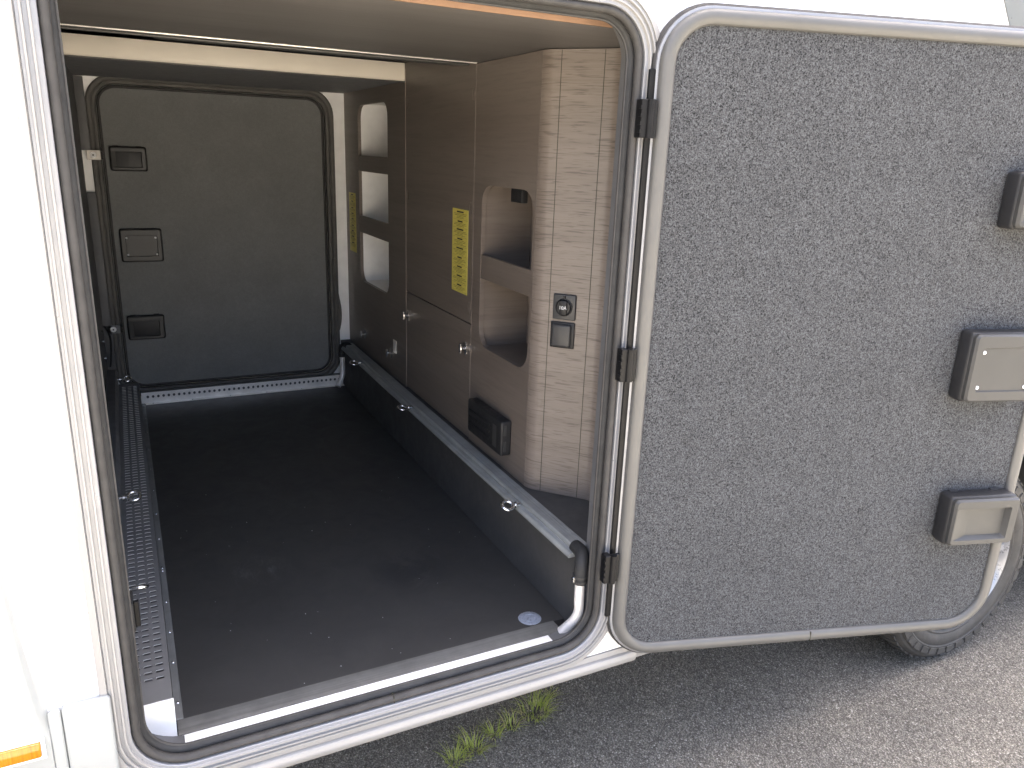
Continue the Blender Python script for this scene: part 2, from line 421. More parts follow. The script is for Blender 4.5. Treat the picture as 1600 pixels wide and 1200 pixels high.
# rear corner fairing with its curved upper edge
def sstep(a, b, x):
    t = max(0.0, min(1.0, (x-a)/(b-a))); return t*t*(3-2*t)
def rear_corner():
    bm = B(); nz = 60; vs = {}
    xs = [-0.62, -0.5, -0.35, -0.25, -0.18, -0.13, -0.10, -0.08]+[-0.07+0.0525*k/40 for k in range(41)]
    for i, x in enumerate(xs):
        q = min(0.198+0.27*max(0.0, (-0.001-x)/0.045)**3.0, 1.8)
        for j in range(nz+1):
            t = (j/nz)**0.5; z = -0.20+(q+0.20)*t
            d = q-z
            y = -0.0006-0.011*sstep(0.0, 0.09, min(d, (-0.001-x)*1.6+0.05))+(0.002 if j == nz else 0.0)
            y += 0.06*max(0.0, (0.0-z)/0.2)**2
            vs[i, j] = bm.verts.new((x, y, z))
    for i in range(len(xs)-1):
        for j in range(nz): bm.faces.new((vs[i, j], vs[i+1, j], vs[i+1, j+1], vs[i, j+1]))
    return bm
rc = mesh_obj('rear_corner_moulding', rear_corner(), 'bumper', mh, smooth=60)
bm = B()
add_box(bm, 0.003, 0.0745, -0.016, -0.0005, -0.10, 0.197, 0.006, 3)
add_box(bm, -0.0172, 0.0022, -0.0125, -0.001, -0.10, 0.192, 0.004, 3)
mesh_obj('skirt_end_block', bm, 'bumper', mh, smooth=50)
lamp = mesh_obj('side_marker_lamp', add_box(B(), -0.145, -0.032, -0.020, 0.0, 0.118, 0.146, 0.003, 2), 'amber', mh, smooth=50)
bm = plate([(-0.15, 0.112), (-0.026, 0.112), (-0.026, 0.151), (-0.15, 0.151)], [[(-0.1455, 0.1175), (-0.0315, 0.1175), (-0.0315, 0.1465), (-0.1455, 0.1465)]], -0.0155, 0.0, XZ)
mesh_obj('lamp_bezel', bm, 'white', lamp)
mesh_obj('wall_decal', plate([(1.90, 1.688), (2.18, 1.334), (3.3, 1.334), (3.3, 1.688)], [], -0.0022, -0.0005, XZ), 'decal', mh, smooth=0)

# ------------------------------------------------------------------ opening frame and seals
prof = [(0.020, 0.045), (0.020, 0.008), (0.0215, 0.002), (0.0215, -0.003), (0.0225, -0.004), (0.0465, -0.004), (0.0475, -0.001), (0.0475, 0.0035)]
frame = mesh_obj('opening_frame', sweep(open_path, prof, XZ), 'alu_frame', mh, smooth=30)
for o_ in (0.0305, 0.0405): mesh_obj('frame_bead', sweep(open_path, [(o_-0.0022, -0.0040), (o_-0.0015, -0.0092), (o_+0.0012, -0.0092), (o_+0.0022, -0.0040)], XZ), 'skirt', frame, smooth=30)  # ridges given a pale material in place of their sky highlights
def lobe(co, cy, r, n=9, a0=-200, a1=60):
    return [(co+r*math.cos(R(a0+(a1-a0)*k/n)), cy+r*math.sin(R(a0+(a1-a0)*k/n))) for k in range(n+1)]
s1 = [(0.022, 0.037), (0.010, 0.0355), (0.004, 0.033), (0.0, 0.028), (0.0, 0.022), (0.003, 0.0175), (0.008, 0.0155), (0.0105, 0.0155)]
s2 = [(0.0107, 0.0152), (0.0075, 0.011), (0.0065, 0.006), (0.0085, 0.001), (0.0125, -0.002), (0.0165, -0.002), (0.0200, 0.001), (0.0214, 0.006)]
mesh_obj('inner_seal_lip', sweep(open_path, s1, XZ), 'rubber', frame, smooth=60)
mesh_obj('outer_seal_lip', sweep(open_path, s2, XZ), 'rubber_grey', frame, smooth=60)
mesh_obj('outer_flange', sweep(open_path, [(0.0478, -0.0035), (0.0490, -0.0058), (0.0575, -0.0058), (0.0600, -0.0045), (0.0600, 0.003)], XZ), 'flange', frame, smooth=30)
# ribbed bead on the lip, many tiny ridges
bm = B()
PB = [(a, b, na, nb) for a, b, na, nb in open_path]
mesh_obj('seal_bead', sweep(open_path, [(0.0003, 0.0265), (-0.0020, 0.0255), (-0.0020, 0.0225), (0.0008, 0.0212)], XZ), 'rubber_grey', frame, smooth=60)
box('seal_joint', 0.571, 0.5722, -0.0028, 0.0155, 0.0105, 0.0245, 'ink', frame)
# white reveal behind the seal
rev = [(0.0205, 0.046), (0.030, 0.056), (0.030, 0.0862), (0.045, 0.0862)]
mesh_obj('reveal_liner', sweep(open_path, rev, XZ), 'black', frame, smooth=30)

# ------------------------------------------------------------------ garage floor
flo = box('garage_floor', 0.10, 1.049, 0.132, 2.238, -0.05, 0.0, 'floor', mh)
box('subfloor', 0.02, 1.32, 0.092, 2.37, -0.072, -0.0525, 'black', mh)
# front sill plate with a folded white front face
sp = [(0.1305, 0.0012), (0.093, 0.0022), (0.0905, 0.0), (0.0905, -0.004)]
mesh_obj('sill_plate', extrude_x([(0.1325, -0.003), (0.1325, 0.0022), (0.0925, 0.0026), (0.0895, 0.0012), (0.0895, -0.003)], 0.1715, 1.018), 'sill', flo)
box('sill_front_trim', 0.1715, 1.018, 0.0885, 0.1315, -0.05, -0.0032, 'cream', flo, bev=0.003)
box('sill_lip', 0.1715, 1.026, 0.0475, 0.0880, -0.012, 0.0010, 'white_grp', flo, bev=0.002)
# raised perforated cover on the left
TOPZ = 0.085
XY = lambda a, t, b: Vector((a, b, t))
def perforated(bm, cells, t0, t1, f, wall_mi=0):
    """cells: (a0, a1, b0, b1, ca, cb, ra, rb, squareness); each a rectangle with an eight sided hole"""
    for (a0, a1, b0, b1, ca, cb, ra, rb, sq) in cells:
        am, bmid = ca, cb
        outer = [(a1, bmid), (a1, b1), (am, b1), (a0, b1), (a0, bmid), (a0, b0), (am, b0), (a1, b0)]
        inner = [(ca+ra, cb), (ca+ra*sq, cb+rb), (ca, cb+rb), (ca-ra*sq, cb+rb), (ca-ra, cb), (ca-ra*sq, cb-rb), (ca, cb-rb), (ca+ra*sq, cb-rb)]
        if sq < 0.75: inner = [(ca+ra*math.cos(R(q)), cb+rb*math.sin(R(q))) for q in range(0, 360, 45)]
        o = [bm.verts.new(f(a, t1, b)) for a, b in outer]; n_ = [bm.verts.new(f(a, t1, b)) for a, b in inner]; d = [bm.verts.new(f(a, t0, b)) for a, b in inner]
        for k in range(8):
            k2 = (k+1) % 8
            bm.faces.new((o[k], o[k2], n_[k2], n_[k])); bm.faces.new((n_[k], n_[k2], d[k2], d[k])).material_index = wall_mi
    return bm
def quad(bm, f, a0, a1, b0, b1, t):
    bm.faces.new([bm.verts.new(f(a, t, b)) for a, b in ((a0, b0), (a1, b0), (a1, b1), (a0, b1))])
bm = B(); cells = []
NR = 94; P0 = 0.165; PP = 0.0222
for k in range(NR):
    yy = P0+k*PP
    for cx in (0.1085, 0.1295, 0.1505):
        cells.append((cx-0.0105, cx+0.0105, yy-PP/2, yy+PP/2, cx, yy, 0.0078, 0.0040, 0.8))
perforated(bm, cells, TOPZ-0.0018, TOPZ, XY, 1)
PE = P0+(NR-0.5)*PP
quad(bm, XY, 0.088, 0.098, 0.092, 2.285, TOPZ); quad(bm, XY, 0.161, 0.168, 0.092, 2.285, TOPZ)
quad(bm, XY, 0.098, 0.161, 0.092, P0-PP/2, TOPZ); quad(bm, XY, 0.098, 0.161, PE, 2.285, TOPZ)
bmesh.ops.remove_doubles(bm, verts=bm.verts[:], dist=0.00005)
cov = mesh_obj('perforated_cover', bm, ['perf', 'steel_dull'], mh, smooth=0)
box('cover_side', 0.1665, 0.168, 0.0925, 2.285, 0.003, TOPZ-0.002, 'perf', cov)
box('cover_duct', 0.092, 0.1655, 0.095, 2.28, 0.002, 0.045, 'black', cov)
box('cover_end_cap', 0.085, 0.1695, 0.0865, 0.0915, -0.03, TOPZ+0.001, 'white_grp', cov)
mesh_obj('edge_strip', add_box(B(), 0.1685, 0.1835, 0.134, 2.238, 0.0005, 0.0028, 0.0008, 1), 'strip', flo)
# rivets
bm = B(); lathe([(0.0, 0.0022), (0.0018, 0.002), (0.0032, 0.0009), (0.0036, 0.0)], 10, lambda a, h, b: Vector((a, b, h)), bm)
rv = None
for yy in (0.185, 0.325, 0.445, 0.580, 0.74, 0.755, 0.93, 1.10, 1.28, 1.47, 1.66, 1.86, 2.03, 2.19):
    xx = 0.1762
    if rv is None: rv = mesh_obj('rivet', bm, 'steel', flo, (xx, yy, 0.0028), smooth=60)
    else: again(rv, flo, (xx, yy, 0.0028))
# perforated angle at the far edge of the floor
bm = B(); n = 41; pt = 0.0208; cells = []
for k in range(n):
    cx = 0.196+k*pt
    cells.append((cx-pt/2, cx+pt/2, 0.003, 0.050, cx, 0.030, 0.0056, 0.0066, 0.7))
perforated(bm, cells, 2.2415, 2.2395, XZ)
quad(bm, XZ, 0.171, 0.196-pt/2, 0.003, 0.050, 2.2395); quad(bm, XZ, 0.196+(n-0.5)*pt, 1.047, 0.003, 0.050, 2.2395)
bmesh.ops.remove_doubles(bm, verts=bm.verts[:], dist=0.00005)
ang = mesh_obj('perforated_angle', bm, 'steel_dull', mh, smooth=0)
box('angle_foot', 0.186, 1.047, 2.2195, 2.2393, 0.0008, 0.0026, 'steel_dull', ang)
box('angle_cap', 0.171, 1.047, 2.2417, 2.275, 0.0475, 0.0497, 'strip', ang)
box('angle_backing', 0.171, 1.047, 2.262, 2.264, 0.0, 0.047, 'black', ang)
for k in range(6): again(rv, ang, (0.215+k*0.158, 2.229, 0.0026))
# drain disc and debris
bm = B(); lathe([(0.0, 0.0022), (0.012, 0.0024), (0.0125, 0.0032), (0.016, 0.0032), (0.017, 0.0018), (0.027, 0.0012), (0.0285, 0.0)], 28, lambda a, h, b: Vector((a, b, h)), bm)
mesh_obj('drain_cover', bm, 'milky', flo, (0.972, 0.166, 0.0), smooth=50)
bm = B()
for k in range(40):
    x = random.uniform(0.2, 1.04); yy = random.uniform(0.14, 1.3) if k < 55 else random.uniform(1.3, 2.2); s = random.uniform(0.0006, 0.0016)
    a = random.random()*6.28
    vs = [bm.verts.new((x+s*math.cos(a+q*2.1)*random.uniform(.6, 1.3), yy+s*math.sin(a+q*2.1), 0.0006)) for q in range(3)]
    t = bm.verts.new((x, yy, 0.0006+s))
    bm.faces.new(vs)
    for q in range(3): bm.faces.new((vs[q], vs[(q+1) % 3], t))
tag(mesh_obj('grit', bm, 'paper_white', flo, smooth=0), kind='stuff')

# ------------------------------------------------------------------ right side: kick panel, lashing rail, ledge
kick = box('kick_panel', 1.0505, 1.075, 0.096, 2.30, -0.05, 0.186, 'kick', mh)
box('ledge_board', 1.052, 1.34, 0.096, 2.30, 0.1865, 0.2085, 'kick', mh)
def extrude_y(prof, y0, y1):
    bm = B(); a = [bm.verts.new((x, y0, z)) for x, z in prof]; b = [bm.verts.new((x, y1, z)) for x, z in prof]
    for j in range(len(prof)): bm.faces.new((a[j], a[(j+1) % len(prof)], b[(j+1) % len(prof)], b[j]))
    bm.faces.new(a); bm.faces.new(b[::-1]); return bm
rp = [(1.030, 0.1885), (1.0335, 0.1885), (1.0515, 0.1885), (1.0515, 0.209), (1.083, 0.209), (1.083, 0.2135), (1.074, 0.2142), (1.0735, 0.2135), (1.060, 0.2135), (1.0595, 0.2142), (1.0485, 0.2142),
      (1.0465, 0.2125), (1.0430, 0.2075), (1.0445, 0.2030), (1.0395, 0.1985), (1.0375, 0.2015), (1.0345, 0.2000), (1.030, 0.1925)]
rail = mesh_obj('lashing_rail', extrude_y(rp, 0.098, 2.19), 'rail', mh, smooth=20)

def eye_bolt_mesh():
    bm = B(); ring = []
    rr, tr = 0.0148, 0.0046; c = Vector((-0.031, 0, 0))
    N, K = 26, 10
    for i in range(N):
        a = 2*math.pi*i/N
        ring.append([bm.verts.new(c+Vector(((rr+tr*math.cos(2*math.pi*k/K))*math.cos(a), (rr+tr*math.cos(2*math.pi*k/K))*math.sin(a), tr*math.sin(2*math.pi*k/K)))) for k in range(K)])
    for i in range(N):
        for k in range(K): bm.faces.new((ring[i][k], ring[(i+1) % N][k], ring[(i+1) % N][(k+1) % K], ring[i][(k+1) % K]))
    tube([(-0.0145, 0, 0), (-0.008, 0, 0), (0.006, 0, 0)], [0.0055, 0.0048, 0.0042], 12, True, bm)
    tube([(-0.0085, 0, 0), (-0.0055, 0, 0)], 0.0085, 14, True, bm)
    return bm
eb = None
for (y, tilt) in ((1.865, 20), (1.222, 12), (0.366, 26)):
    rot = (R(tilt), R(4), R(random.uniform(-8, 8)))
    if eb is None: eb = mesh_obj('eye_bolt', eye_bolt_mesh(), 'steel', rail, (1.032, y, 0.2065), rot, 50)
    else: again(eb, rail, (1.032, y, 0.2065), rot)
# left rail behind the seal, with its own three eye bolts
lrail = mesh_obj('left_lashing_rail', extrude_y([(0.060, 0.19), (0.096, 0.19), (0.098, 0.20), (0.088, 0.214), (0.060, 0.214)], 0.098, 2.05), 'black', mh, smooth=20)
for (y, tl) in ((1.93, -24), (0.79, -24), (0.315, 30)):
    again(eb, lrail, (0.097, y, 0.205), (R(tl), R(0), R(180)))

# ------------------------------------------------------------------ side bulkhead in walnut decor
XW = 1.0976; T = 0.014
YZ = lambda a, t, b: Vector((t, a, b))
ZB, ZT = 0.2105, 1.328
def loop(y0, y1, z0, z1, r, n=6): return [(a, b) for a, b, _, _ in rrect(y0, y1, z0, z1, r, n)]
bulk = mesh_obj('side_bulkhead', plate([(0.462, ZB), (0.8435, ZB), (0.8435, ZT), (0.462, ZT)], [loop(0.474, 0.788, 0.535, 1.004, 0.055)], XW, XW+T, YZ), 'wood_wall', mh, smooth=30)
hatch = box('access_hatch', XW, XW+T, 0.8475, 1.4545, ZB+0.003, 0.5835, 'wood_wall', bulk, bev=0.001, seg=1)
box('upper_panel', XW, XW+T, 0.8475, 1.4545, 0.5865, ZT+0.05, 'wood_wall', bulk, bev=0.001, seg=1)
farp = mesh_obj('shelf_panel', plate([(1.4585, ZB-0.01), (2.315, ZB-0.01), (2.315, 1.40), (1.4585, 1.40)], [loop(1.665, 2.075, 0.53, 1.262, 0.055)], XW, XW+T, YZ), 'wood_wall', bulk, smooth=30)
M['edge'] = plain('pale_edge_band', (0.34, 0.28, 0.24), 0.5, var=0.08)
box('edge_band', XW+0.0005, XW+0.009, 0.8440, 0.8470, ZB, 0.59, 'edge', bulk)
box('edge_band', XW-0.0006, XW+0.009, 1.4550, 1.4580, ZB, 1.36, 'edge', bulk)
box('bulkhead_backing', XW+T+0.0005, XW+T+0.006, 0.80, 1.66, 0.2, 1.45, 'black', bulk)
# niche carcasses
def niche(y0, y1, z0, z1, d, mat_in, bars, name, mat_side='wood_wall'):
    x0, x1 = XW+T+0.0005, XW+T+d
    bm = B()
    add_box(bm, x0, x1, y0-0.018, y0-0.006, z0-0.02, z1+0.02); add_box(bm, x0, x1, y1+0.006, y1+0.018, z0-0.02, z1+0.02)
    add_box(bm, x0, x1, y0-0.0055, y1+0.0055, z0-0.02, z0-0.006); add_box(bm, x0, x1, y0-0.0055, y1+0.0055, z1+0.006, z1+0.02)
    nb = mesh_obj(name, bm, mat_side, bulk, smooth=0)
    box('niche_back', x1+0.0005, x1+0.008, y0-0.018, y1+0.018, z0-0.02, z1+0.02, mat_in, bulk)
    for (b0, b1) in bars:
        box('shelf_front', XW+0.0012, XW+T-0.002, y0+0.0004, y1-0.0004, b0, b1, 'wood_wall', bulk, bev=0.001, seg=1)
        box('shelf_board', XW+T+0.001, x1, y0-0.0055, y1+0.0055, b0+0.004, b0+0.018, mat_side, bulk)
niche(0.474, 0.788, 0.535, 1.004, 0.15, 'wood_wall', [(0.737, 0.806)], 'open_niche')
niche(1.665, 2.075, 0.53, 1.262, 0.20, 'white_grp', [(0.741, 0.812), (0.998, 1.062)], 'open_niche', 'white_grp')
box('niche_clip', XW+0.03, XW+0.05, 0.60, 0.665, 0.965, 1.0095, 'plastic', bulk, bev=0.003)
mesh_obj('niche_screw', lathe([(0, 0.0), (0.004, 0.0005), (0.005, 0.003)], 10, lambda a, h, b: Vector((h, a, b))), 'paper_white', bulk, (XW+0.155, 0.83, 0.62))
# column: chamfered, rounded corner piece with two kerf lines
c0 = Vector((XW, 0.455, 0)); c1 = Vector((1.228, 0.312, 0))
e = (c1-c0).normalized(); nn = Vector((e.y, -e.x, 0))
def colpath():
    pts = []
    pts.append(Vector((XW, 0.4605, 0)))
    r = 0.03
    # fillet between wall direction (0,-1) and e
    a = Vector((XW, 0.455+0.012, 0)); 
    for k in range(9):
        t = k/8; p = (1-t)**2*Vector((XW, 0.4600, 0)) + 2*t*(1-t)*Vector((XW, 0.440, 0)) + t*t*(Vector((XW, 0.440, 0))+e*0.020); pts.append(p)
    q0 = Vector((XW, 0.440, 0))
    for s in (0.0375, 0.039, 0.090, 0.1415, 0.143, 0.160): pts.append(q0+e*s)
    # second fillet turning away to the right
    e2 = Vector((0.05, -1, 0)).normalized()
    q1 = q0+e*0.176
    for k in range(1, 9):
        t = k/8; pts.append((1-t)**2*(q1-e*0.016)+2*t*(1-t)*q1+t*t*(q1+e2*0.02))
    pts.append(q1+e2*0.19)
    return pts
cp = colpath()
bm = B()
cq = [p+Vector((0.009, 0.009, 0)) for p in cp][::-1]
lo = [bm.verts.new((p.x, p.y, ZB)) for p in cp+cq]; hi = [bm.verts.new((p.x, p.y, ZT)) for p in cp+cq]
for k in range(len(lo)): bm.faces.new((lo[k], lo[(k+1) % len(lo)], hi[(k+1) % len(lo)], hi[k]))
colm = mesh_obj('corner_column', bm, 'wood_column', bulk, smooth=50)
q0 = Vector((XW, 0.440, 0))
for s in (0.0375, 0.1415):
    p = q0+e*s
    bm = B(); hw = 0.0009; d = nn*0.0007
    vs = [p-e*hw+d, p+e*hw+d]
    f4 = [bm.verts.new((v.x, v.y, z)) for z in (ZB+0.001, ZT-0.001) for v in vs]
    bm.faces.new((f4[0], f4[1], f4[3], f4[2])); 
    mesh_obj('kerf_line', bm, 'ink', bulk, smooth=0)
# frame for things on the chamfer
def chamfer_rot(): return math.atan2(e.y, e.x)
ca = chamfer_rot()
def on_chamfer(name, bm, mats, s, z, off=0.0, smooth=40):
    p = c0+e*s+nn*off - nn*0.0
    return mesh_obj(name, bm, mats, bulk, (p.x, p.y, z), (0, 0, ca), smooth)
# local axes: x along the chamfer, y into it, z up
CH = (q0-c0).dot(nn)
sb = B(); add_box(sb, -0.030, 0.030, -0.007, 0.0, -0.0325, 0.0325, 0.003, 3)
soc = on_chamfer('power_socket', sb, 'plastic_mid', 0.090, 0.7255, CH+0.0005)
def sub(name, bm, mats, parent, loc=(0, 0, 0), smooth=40):
    return mesh_obj(name, bm, mats, parent, loc, None, smooth)
YF = lambda a, h, b: Vector((a, h, b))
sub('socket_ring', lathe([(0.0225, -0.007), (0.0225, -0.0095), (0.0205, -0.0105), (0.019, -0.0095), (0.019, -0.0075)], 32, YF), 'plastic', soc)
fl = lathe([(0.0185, -0.0075), (0.0185, -0.011), (0.017, -0.0125), (0.0, -0.013)], 32, YF); sub('socket_flap', fl, 'plastic', soc)
sub('flap_grip', add_box(B(), -0.010, 0.0095, -0.018, -0.012, -0.0185, 0.0185, 0.003, 2), 'plastic', soc)
sub('flap_hinge', add_box(B(), -0.003, 0.003, -0.011, -0.0065, 0.021, 0.029, 0.001, 1), 'plastic', soc)
fc = bpy.data.curves.new('txt', 'FONT'); fc.body = '10A'; fc.size = 0.0125; fc.extrude = 0.0002; fc.align_x = 'CENTER'; fc.align_y = 'CENTER'
fo = bpy.data.objects.new('txt', fc); COL.objects.link(fo)
dg = bpy.context.evaluated_depsgraph_get(); tm = bpy.data.meshes.new_from_object(fo.evaluated_get(dg))
bpy.data.objects.remove(fo)
tm.transform(Matrix.Rotation(R(90), 4, 'X'))
tx = link_mesh('rating_text', tm, 'paper_white', soc, (0.0, -0.0184, 0.0), None, 0)
sw = B(); add_box(sw, -0.032, 0.032, -0.006, 0.0, -0.034, 0.034, 0.003, 2); 
swt = on_chamfer('light_switch', sw, 'plastic', 0.088, 0.653, CH+0.0005)
bm = B(); add_box(bm, -0.025, 0.025, -0.016, -0.006, -0.029, 0.029, 0.005, 3); sub('switch_rocker', bm, 'plastic_mid', swt)
# screw caps and rosettes
cap = None
for (y, z) in ((1.437, 1.245), (1.434, 0.935), (1.437, 0.63), (0.866, 0.933), (0.864, 0.636), (0.861, 1.25)):
    if cap is None: cap = mesh_obj('screw_cap', lathe([(0.0, -0.0012), (0.009, -0.0012), (0.0105, -0.0004), (0.0108, 0.0)], 20, lambda a, h, b: Vector((h, a, b*1.6))), 'wood_wall', bulk, (XW-0.0002, y, z), smooth=30)
    else: again(cap, bulk, (XW-0.0002, y, z))
# chrome turn latches
def latch_mesh():
    bm = B()
    add_box(bm, -0.0025, 0.0, -0.008, 0.004, -0.021, 0.021, 0.001, 1)
    tube([(0, 0, 0), (-0.018, 0, 0)], 0.007, 12, True, bm)
    add_box(bm, -0.021, -0.016, -0.0045, 0.0045, -0.016, 0.016, 0.0015, 1)
    return bm
lt = None
for (y, z, s) in ((1.432, 0.497, 1), (0.884, 0.502, 1), (2.02, 0.295, 0.9), (1.645, 0.30, 0.9)):
    if lt is None: lt = mesh_obj('turn_latch', latch_mesh(), 'chrome', bulk, (XW-0.0003, y, z))
    else: again(lt, bulk, (XW-0.0003, y, z))
box('strike_plate', XW-0.0022, XW-0.0004, 1.575, 1.612, 0.312, 0.364, 'steel_dull', bulk, bev=0.0005, seg=1)
# warning sticker
def sticker(y0, y1, z0, z1, name):
    st = box(name, XW-0.0010, XW-0.0002, y0, y1, z0, z1, 'yellow', bulk, smooth=0)
    bm = B(); z = z1-0.006; x = XW-0.0012
    def bar(a0, a1, b0, b1):
        vs = [bm.verts.new((x, a0, b0)), bm.verts.new((x, a1, b0)), bm.verts.new((x, a1, b1)), bm.verts.new((x, a0, b1))]; bm.faces.new(vs)
    wdt = y1-y0; yc = (y0+y1)/2
    while z > z0+0.022:
        h = random.uniform(0.14, 0.22)*wdt
        bar(yc-h, yc+h, z-0.0046, z); z -= 0.0075
        for k in range(random.choice((3, 4, 4))):
            if z < z0+0.006: break
            L = random.uniform(0.34, 0.44)*wdt if k < 2 else random.uniform(0.15, 0.4)*wdt
            a = yc-L
            while a < yc+L:
                d = random.uniform(0.003, 0.009); bar(a, min(a+d, yc+L), z-0.0013, z); a += d+0.0014
            z -= 0.0042
        z -= 0.0012; bar(y0+0.004, y1-0.004, z, z+0.0004); z -= 0.0030
    tag(mesh_obj('printed_text', bm, 'ink', bulk, smooth=0), kind='stuff'); return st
sticker(0.882, 1.005, 0.669, 0.924, 'warning_sticker')
sticker(2.132, 2.238, 0.642, 0.901, 'warning_sticker')
# black grille box low on the bulkhead
bm = B(); add_box(bm, XW-0.034, XW-0.0003, 0.545, 0.782, 0.268, 0.372, 0.006, 3)
gb = mesh_obj('heater_outlet', bm, 'plastic', bulk, smooth=50)
bm = B()
vs = [bm.verts.new(v) for v in ((XW-0.0347, 0.600, 0.285), (XW-0.0347, 0.574, 0.285), (XW-0.0347, 0.574, 0.352), (XW-0.0347, 0.600, 0.352))]
bm.faces.new(vs); mesh_obj('outlet_bevel', bm, 'plastic_lit', gb, smooth=0)  # flat patch; the bevel's lighter face is put into its colour
for z0, z1 in ((0.282, 0.312), (0.330, 0.360)): box('outlet_clip', XW-0.026, XW-0.018, 0.5425, 0.545, z0, z1, 'plastic_lit', gb)
for zz in (0.3, 0.32, 0.34): box('outlet_slat', XW-0.037, XW-0.0342, 0.62, 0.765, zz-0.004, zz+0.004, 'plastic', gb, bev=0.001, seg=1)

# ------------------------------------------------------------------ hoses at both ends of the rail
def elbow(yf, sgn, name):
    # yf: y of rail end; sgn: -1 towards the camera, +1 towards the far door
    p = [(1.058, yf-sgn*0.03, 0.205), (1.054, yf+sgn*0.004, 0.206), (1.044, yf+sgn*0.022, 0.196), (1.040, yf+sgn*0.028, 0.175), (1.039, yf+sgn*0.028, 0.145)]
    h = mesh_obj(name, tube(p, 0.0165, 16, True, None, 5), 'rubber', mh, smooth=60)
    q = [(1.039, yf+sgn*0.028, 0.15), (1.040, yf+sgn*0.028, 0.10), (1.041, yf+sgn*0.028, 0.070), (1.034, yf+sgn*0.024, 0.045), (1.020, yf+sgn*0.012, 0.020), (1.012, yf+sgn*0.004, 0.006)]
    mesh_obj('drain_tube', tube(q, 0.0118, 16, True, None, 5), 'steel_dull', h, smooth=60)
    for zz in (0.163, 0.150):
        mesh_obj('hose_clamp', tube([(1.039, yf+sgn*0.028, zz-0.003), (1.039, yf+sgn*0.028, zz+0.003)], 0.0178, 18), 'rubber_grey', h, smooth=40)
    box('clamp_screw', 1.018, 1.026, yf+sgn*0.028-0.004, yf+sgn*0.028+0.004, 0.150, 0.164, 'steel', h, bev=0.001, seg=1)
    return h
elbow(0.085, -1, 'drain_hose'); elbow(2.19, 1, 'drain_hose')

# ------------------------------------------------------------------ ceiling
cl = box('ceiling_board', 0.02, 1.34, 0.092, 0.838, 1.330, 1.344, 'wood_ceiling', mh)
box('ceiling_front_edge', 0.05, 1.30, 0.0865, 0.0915, 1.3285, 1.346, 'ply', cl)
box('ceiling_trim', 0.02, 1.0965, 0.8385, 0.846, 1.3275, 1.3345, 'steel_dull', cl, bev=0.002)
box('ceiling_trim', 0.02, 1.0965, 0.892, 0.900, 1.3265, 1.3315, 'alu_warm', cl, bev=0.002)
box('ceiling_channel', 0.02, 1.0965, 0.8465, 0.8915, 1.3320, 1.3440, 'soffit', cl)
box('track_cover', 0.285, 1.0965, 0.9005, 0.975, 1.3310, 1.344, 'alu_warm', cl)
box('track_cover', 0.02, 0.284, 0.9005, 0.975, 1.3345, 1.344, 'soffit', cl)
box('upper_ceiling', 0.02, 1.34, 0.976, 2.37, 1.43, 1.445, 'soffit', mh)
box('upper_ceiling_step', 0.02, 1.34, 0.970, 0.9755, 1.345, 1.445, 'soffit', mh)
beam = box('cross_beam', 0.02, 1.0965, 1.4575, 1.475, 1.319, 1.378, 'cream', mh, bev=0.002)
box('beam_lip', 0.02, 1.0965, 1.4545, 1.4765, 1.3150, 1.3185, 'alu_warm', beam)
box('rear_soffit', 0.02, 1.0965, 1.477, 2.30, 1.319, 1.332, 'soffit', mh)

# ------------------------------------------------------------------ left side wall
lw = box('left_wall', 0.035, 0.055, 0.092, 2.30, -0.05, 1.329, 'black', mh)
box('left_wall_trim', 0.0555, 0.088, 2.262, 2.288, 1.045, 1.315, 'black', lw, bev=0.002)
box('left_wall_trim', 0.0555, 0.088, 2.262, 2.288, 0.12, 0.885, 'black', lw, bev=0.002)
box('frame_bracket', 0.112, 0.1225, 0.060, 0.110, 0.262, 0.318, 'rubber', lw, bev=0.002)
box('frame_bracket_arm', 0.1228, 0.131, 0.070, 0.078, 0.266, 0.316, 'dark_steel', lw, bev=0.001, seg=1)
mesh_obj('cable', tube([(0.066, 2.10, 0.38), (0.080, 2.12, 0.34), (0.082, 2.14, 0.29), (0.074, 2.15, 0.22), (0.070, 2.15, 0.2)], 0.004, 8, True, None, 4), 'plastic', lw, smooth=60)
for z in (0.372, 0.33, 0.262): mesh_obj('cable_clip', tube([(0.0555, 2.05, z), (0.063, 2.05, z)], 0.004, 8), 'steel', lw)
# interior wall beyond the column and behind the seal
box('inner_front_wall', 1.0755, 1.34, 0.0905, 0.0955, -0.05, 1.3275, 'black', mh)
box('inner_end_wall', 1.341, 1.35, 0.09, 2.37, -0.05, 1.45, 'black', mh)
box('inner_rear_wall', 0.010, 0.0195, 0.09, 2.37, -0.05, 1.45, 'black', mh)

# ------------------------------------------------------------------ far wall and far door
fp = rrect(0.122, 1.012, 0.055, 1.296, 0.075)
fh = [(a+na*0.030, b+nb*0.030) for a, b, na, nb in fp]
fwall = mesh_obj('far_wall', plate([(0.02, -0.05), (1.34, -0.05), (1.34, 1.428), (0.02, 1.428)], [fh], 2.2905, 2.298, XZ), 'white_grp', mh)
fs = [(0.036, 2.2900), (0.036, 2.284), (0.028, 2.279), (0.019, 2.281), (0.015, 2.287), (0.015, 2.292), (0.010, 2.289), (0.003, 2.291), (0.0, 2.298), (0.0, 2.312), (0.02, 2.34)]
mesh_obj('far_seal', sweep(fp, fs, XZ), 'rubber_far', fwall, smooth=60)
